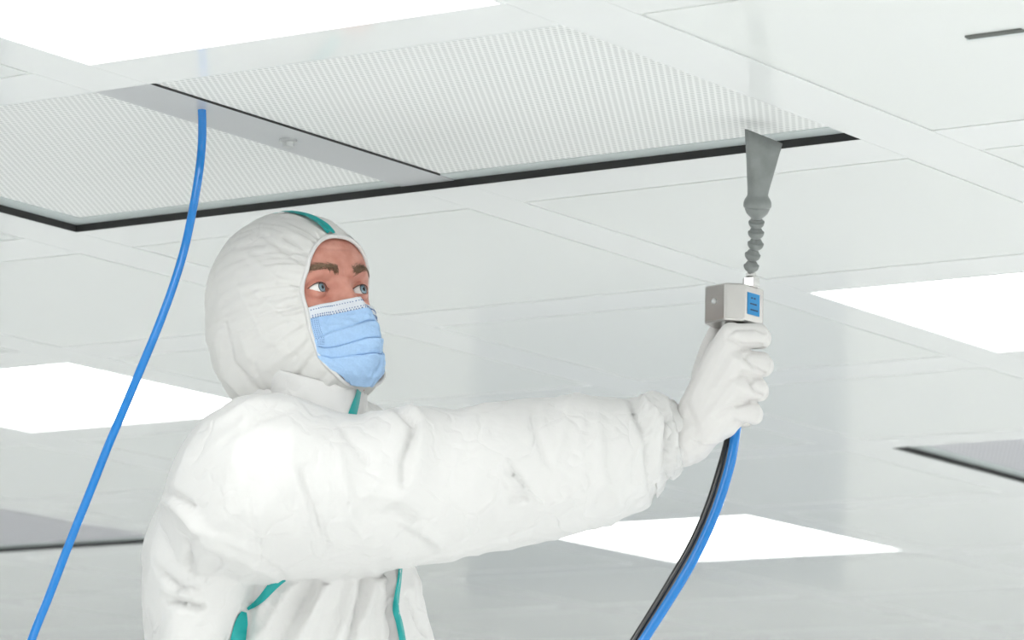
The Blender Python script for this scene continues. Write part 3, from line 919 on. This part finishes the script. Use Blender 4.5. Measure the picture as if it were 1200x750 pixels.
# wrist and glove cuff into the sleeve
fing.append(capsule([V3(768, 528, HD-0.008), V3(795, 518, HD-0.005), V3(818, 502, HD-0.003)], [26*PX, 31*PX, 30*PX], 18))
gl = remesh(fing, 0.0017, 4, 0.5)
co, no = arrays(gl)
x, y, dd = fold_field(co)
front = np.clip(-(no @ np.array(FWD))*2, 0, 1)
dsp = np.zeros(len(co))
for pl, wd, hgt in [([(853, 392), (862, 386), (885, 385), (896, 390)], 2.2, -1.6), ([(853, 396), (870, 404), (892, 405)], 2.5, -2.2), ([(874, 418), (884, 431), (898, 440)], 2.5, -2.4), ([(873, 420), (880, 412), (896, 412)], 2.2, -1.2),
                    ([(879, 446), (886, 460), (898, 467)], 2.5, -2.4), ([(880, 448), (886, 443), (894, 442)], 2.2, -1.2), ([(864, 474), (850, 480), (838, 488)], 3, -1.4),
                    ([(864, 476), (880, 470), (892, 470)], 2.4, -1.8), ([(813, 514), (826, 520), (846, 516)], 2, 1.4), ([(803, 470), (815, 500), (818, 525)], 4, -1.6)]:
    best = np.full(len(co), 1e9)
    for i in range(len(pl)-1):
        q, t = seg_dist(x, y, pl[i], pl[i+1]); best = np.minimum(best, q)
    dsp += 1.7*hgt*0.001*np.clip(1-best/(wd*1.9), 0, 1)**1.4*front
for i in range(len(co)):
    dsp[i] += 0.0009*(0.4-abs(noise.noise((x[i]*0.055, y[i]*0.04, dd[i]*40)))) + 0.0004*noise.noise(tuple(co[i]*120))
put(gl, co + no*dsp[:, None])
glove = link('glove', gl, person, 'glove', True)
glove['label'] = 'white knit glove gripping the handle'
# cuff ribbing: a ruffled band where the sleeve closes on the glove
rings = []
for i, (px, top, bot, dc, rd) in enumerate(dense([(764, 466, 580, -0.066, 0.056), (771, 466, 572, -0.064, 0.052), (776, 470, 560, -0.062, 0.045), (783, 468, 562, -0.06, 0.048), (790, 472, 556, -0.058, 0.045), (795, 480, 548, -0.056, 0.038)], 3)):
    ring = []
    base = slice_x(px, top, bot, dc, rd, 72, 2.0, lean=-6)
    ctr = sum(base, Vector())/len(base)
    for k, p in enumerate(base):
        f_ = 1+0.05*math.sin(k*1.05+i*0.5)+0.05*noise.noise((k*0.5, i*0.35, 3))
        ring.append(ctr+(p-ctr)*f_)
    rings.append(ring)
cf = link('sleeve_cuff', fix_parts(*loft(rings, cap=False)), coverall, 'fabric', True)
so = cf.modifiers.new('thickness', 'SOLIDIFY'); so.thickness = 0.001

# overboots
for px, dd in ((310, -0.04), (395, 0.12)):
    b0 = toz(px-6, dd, DECK+0.0); fx = (RT*0.9+TO*0.4); fx.z = 0; fx.normalize(); sx = Vector((-fx.y, fx.x, 0))
    rings = []
    for z_, a0, a1, w_ in ((0.0, -0.07, 0.21, 0.052), (0.03, -0.075, 0.215, 0.054), (0.07, -0.07, 0.17, 0.052), (0.11, -0.065, 0.09, 0.055), (0.17, -0.07, 0.07, 0.062)):
        rings.append([b0+fx*((a0+a1)/2+(a1-a0)/2*math.cos(2*PI*k/20))+sx*w_*math.sin(2*PI*k/20)+Vector((0, 0, z_)) for k in range(20)])
    link('overboot', fix_parts(*loft(rings)), person, 'boot', True)

# work platform under the worker (below the picture)
pf = empty('work_platform', (person.location.x, person.location.y, 0)); tag(pf, 'low aluminium work platform under the worker', 'platform')
bx, by = person.location.x, person.location.y
link('deck', box_data(bx-0.45, bx+0.45, by-0.4, by+0.4, DECK-0.04, DECK, 0.004), pf, 'ladder')
for sx_ in (-1, 1):
    for sy_ in (-1, 1):
        link('leg', box_data(bx+sx_*0.40-0.025, bx+sx_*0.40+0.025, by+sy_*0.35-0.025, by+sy_*0.35+0.025, 0, DECK-0.04, 0.003), pf, 'ladder')
    link('step', box_data(bx+sx_*0.40-0.02, bx+sx_*0.40+0.02, by-0.33, by+0.33, 0.40, 0.44, 0.003), pf, 'ladder')

# ---------------------------------------------------------------- nozzle gun
gun = empty('nozzle_gun', P(866, 500, HD)); tag(gun, 'steel air gun with jointed grey fan nozzle, held up to the ceiling filter', 'air gun')
# handle inside the fist
hv_, hf_ = tube([P(862, 372, HD+0.008), P(868, 430, HD+0.008), P(869, 497, HD+0.006), P(869, 500, HD+0.006)], [14*PX, 13*PX, 12*PX, 10*PX], 18)
link('handle', fix_parts(hv_, hf_), gun, 'steel', True)
# steel block: upright prism
poly = [(825.5, 0.004), (850, -0.026), (872, -0.022), (895, 0.012), (888, 0.045), (840, 0.045)]
def prism(poly, ztop, zbot, bev):
    """upright prism: corners from px and depth at mid height, world-vertical edges"""
    bm = bmesh.new(); lo, hi = [], []
    for px, d in poly:
        q = P(px, 355, HD+d)
        lo.append(bm.verts.new((q.x, q.y, zbot))); hi.append(bm.verts.new((q.x, q.y, ztop)))
    n = len(poly)
    bm.faces.new(lo[::-1]); bm.faces.new(hi)
    for k in range(n): bm.faces.new((lo[k], lo[(k+1) % n], hi[(k+1) % n], hi[k]))
    bmesh.ops.recalc_face_normals(bm, faces=bm.faces)
    bmesh.ops.bevel(bm, geom=list(bm.edges), offset=bev, segments=2, profile=0.5, affect='EDGES')
    me = bpy.data.meshes.new('block'); bm.to_mesh(me); bm.free(); return me
ztop = P(850, 331, HD-0.02).z; zbot = P(850, 377, HD-0.02).z
block = link('valve_block', prism(poly, ztop, zbot, 0.0024), gun, 'steel')
# bolt on the left face
fa = P(825.5, 353, HD+0.004); fb = P(850, 353, HD-0.026)
fn = (fb-fa); fn.z = 0; fn = Vector((fn.y, -fn.x, 0)).normalized()
if fn.dot(TO) < 0: fn = -fn
cb = fa.lerp(fb, 0.46)
link('bolt', fix_parts(*lathe(cb-fn*0.001, fn, [(0, 0.0035), (0.002, 0.0035), (0.003, 0.0026), (0.0031, 0.0014), (0.0016, 0.0012)], 16)), block, 'screw', True)
# label plate on the right face
ra = P(872, 358, HD-0.022); rb = P(895, 358, HD+0.012)
rd_ = (rb-ra); rd_.z = 0; wl = rd_.length; rd_.normalize()
rn = Vector((rd_.y, -rd_.x, 0)).normalized()
if rn.dot(TO) < 0: rn = -rn
zm = (ztop+zbot)/2
def plate(u0, u1, w0, w1, t0, t1):
    o = Vector((ra.x, ra.y, zm)); v = []
    for t in (t0, t1):
        for (a, b_) in ((u0, w0), (u1, w0), (u1, w1), (u0, w1)):
            v.append(o + rd_*a*wl + Vector((0, 0, b_)) + rn*t)
    return fix_parts(v, [(0, 1, 2, 3), (4, 5, 6, 7), (0, 1, 5, 4), (1, 2, 6, 5), (2, 3, 7, 6), (3, 0, 4, 7)])
lab = link('label_plate', plate(0.16, 0.76, -0.0125, 0.0135, 0.0003, 0.0009), block, 'label_blue')
lab['label'] = 'blue printed label with three dark lines'
ink = []
for zz, segs in ((0.0075, ((0.32, 0.40), (0.46, 0.54))), (0.0005, ((0.28, 0.36), (0.39, 0.47), (0.50, 0.60))), (-0.0065, ((0.30, 0.38), (0.41, 0.48), (0.51, 0.57), (0.60, 0.66)))):
    for a, b_ in segs:
        q = plate(a, b_, zz-0.0009, zz+0.0009, 0.0009, 0.0012)
        ink.append(([v.co.copy() for v in q.vertices], [tuple(p.vertices) for p in q.polygons])); bpy.data.meshes.remove(q)
link('print', pydata('print', *merge(ink)), block, 'label_ink')
# hexagonal fitting
zv = Vector((0, 0, 1))
fx0 = P(880, 330, HD+0.006)
link('hex_fitting', fix_parts(*lathe(Vector((fx0.x, fx0.y, ztop-0.001)), zv, [(0, 0.0095), (0.001, 0.0105), (0.011, 0.0105), (0.013, 0.008), (0.0135, 0.0065), (0.018, 0.006)], 6)), gun, 'nickel')
# ball joints of the flexible neck
JT = [(880.5, 312, 8.2), (882, 299, 8.4), (885.5, 286, 8.6), (886, 273, 8.6), (886.5, 261, 8.4)]
jp = [P(a, b_, HD+0.004-0.004*i) for i, (a, b_, c) in enumerate(JT)]
top_ball = P(887.5, 242, HD-0.022)
chain = [Vector((fx0.x, fx0.y, ztop+0.012))] + jp + [top_ball]
for i, (a, b_, r) in enumerate(JT):
    ax = (chain[i+2]-chain[i]).normalized(); R_ = r*PX*1.06
    c = jp[i]
    prof = [(-1.1, 0.50)] + [(math.sin(math.radians(g)), 1.04*math.cos(math.radians(g))) for g in range(-62, 1, 9)] + [(0.16, 1.05), (0.24, 0.98), (0.27, 0.86), (0.5, 0.78), (0.72, 0.66), (0.9, 0.50), (1.05, 0.48)]
    link('ball_joint', fix_parts(*lathe(c, ax, [(h*R_*0.85, q*R_) for h, q in prof], 18)), gun, 'grey_plastic', True)
ax = (P(888.5, 215, HD-0.026)-top_ball).normalized()
R_ = 14.5*PX
link('swivel_ball', fix_parts(*lathe(top_ball, ax, [(-1.05*R_, 0.35*R_), (-0.95*R_, 0.42*R_), (-0.8*R_, 0.62*R_), (-0.55*R_, 0.86*R_), (-0.2*R_, 1.0*R_), (0.1*R_, 1.0*R_), (0.5*R_, 0.9*R_)], 24)), gun, 'grey_plastic', True)
# fan nozzle with its socket collar
nz = []
wdir = (RT*0.86 + FWD*0.50)
wdir = (wdir - ax*wdir.dot(ax)).normalized(); tdir = ax.cross(wdir)
wsk = (wdir - ax*0.36).normalized()
prof = [(-0.1, 15.6, 15.6, 0), (0.02, 16.2, 16.2, 0), (0.35, 16.0, 16.0, 0), (0.62, 14.4, 14.4, 0), (0.80, 12.6, 12.6, 0), (0.95, 12.0, 12.0, 0),
        (1.35, 12.4, 11.6, 0.5), (2.0, 14.5, 10.0, 1.4), (3.2, 18.5, 7.6, 3.0), (4.5, 22.8, 5.6, 4.8), (5.6, 26.8, 4.6, 6.4)]
NS = 32
rings = []
for h, a, b_, off in prof:
    c = top_ball + ax*h*R_ + wdir*off*0.8*PX
    ring = []
    for k in range(NS):
        t = 2*PI*k/NS; cc, ss = math.cos(t), math.sin(t)
        e = 2.0 if h < 1 else 2.0+min(3.0, (h-1)*0.9)
        cx = math.copysign(abs(cc)**(2/e), cc); sx_ = math.copysign(abs(ss)**(2/e), ss)
        wd_ = wdir.lerp(wsk, min(1, max(0, (h-1)/2)))
        ring.append(c + wd_*a*PX*cx + tdir*b_*PX*sx_)
    rings.append(ring)
inner = []
for h, a, b_, off in ((5.59, 25.0, 3.4, 6.4), (4.7, 21.5, 3.2, 4.8), (3.4, 16, 3.0, 3.0)):
    c = top_ball + ax*h*R_ + wdir*off*0.8*PX
    inner.append([c + wsk*a*PX*math.cos(2*PI*k/NS) + tdir*b_*PX*math.sin(2*PI*k/NS) for k in range(NS)])
link('fan_nozzle', fix_parts(*loft(rings+inner)), gun, 'grey_plastic', True)

# ---------------------------------------------------------------- hoses
def hose(name, pts, r, m, label):
    path = [P(*q) for q in catmull(pts, 8)]
    o = link(name, fix_parts(*tube(path, r, 16)), None, m, True)
    tag(o, label, 'hose'); return o
hose('air_hose', [(864, 494, HD+0.006), (862, 508, HD+0.0), (856, 543, HD-0.01), (842, 590, HD-0.02), (824, 633, HD-0.03), (800, 678, HD-0.04), (757, 746, HD-0.05), (735, 780, HD-0.06), (690, 860, HD-0.08), (640, 960, HD-0.1)],
     0.0058, 'hose_blue', 'blue air hose leaving the bottom of the gripped gun handle')
hose('air_hose', [(860, 497, HD+0.018), (855, 510, HD+0.016), (846, 543, HD+0.006), (832, 588, HD-0.005), (814, 631, HD-0.015), (789, 676, HD-0.025), (746, 746, HD-0.035), (724, 780, HD-0.045), (680, 860, HD-0.06), (630, 960, HD-0.08)],
     0.0048, 'hose_black', 'black hose running alongside the blue one below the gun')
top = Vector((3.395*(H+REC), 2.815*(H+REC), ZC+REC-0.002))
dtop = (top-EYE).dot(FWD)-D0
hose('air_hose', [(236.5, 125, dtop), (237, 145, dtop+0.004), (236.5, 170, dtop+0.005), (233.5, 200, dtop), (227, 240, dtop-0.005), (216.5, 290, dtop-0.01), (203, 335, dtop-0.02), (186.5, 380, dtop-0.03), (168, 425, dtop-0.04), (147, 475, dtop-0.05), (127, 522, dtop-0.06), (104, 580, dtop-0.07),
     (80, 640, dtop-0.08), (57, 700, dtop-0.09), (37, 750, dtop-0.1), (10, 830, dtop-0.12), (-30, 960, dtop-0.14)], 0.0050, 'hose_blue', 'blue hose hanging from the divider bar of the ceiling filters, left of the worker')
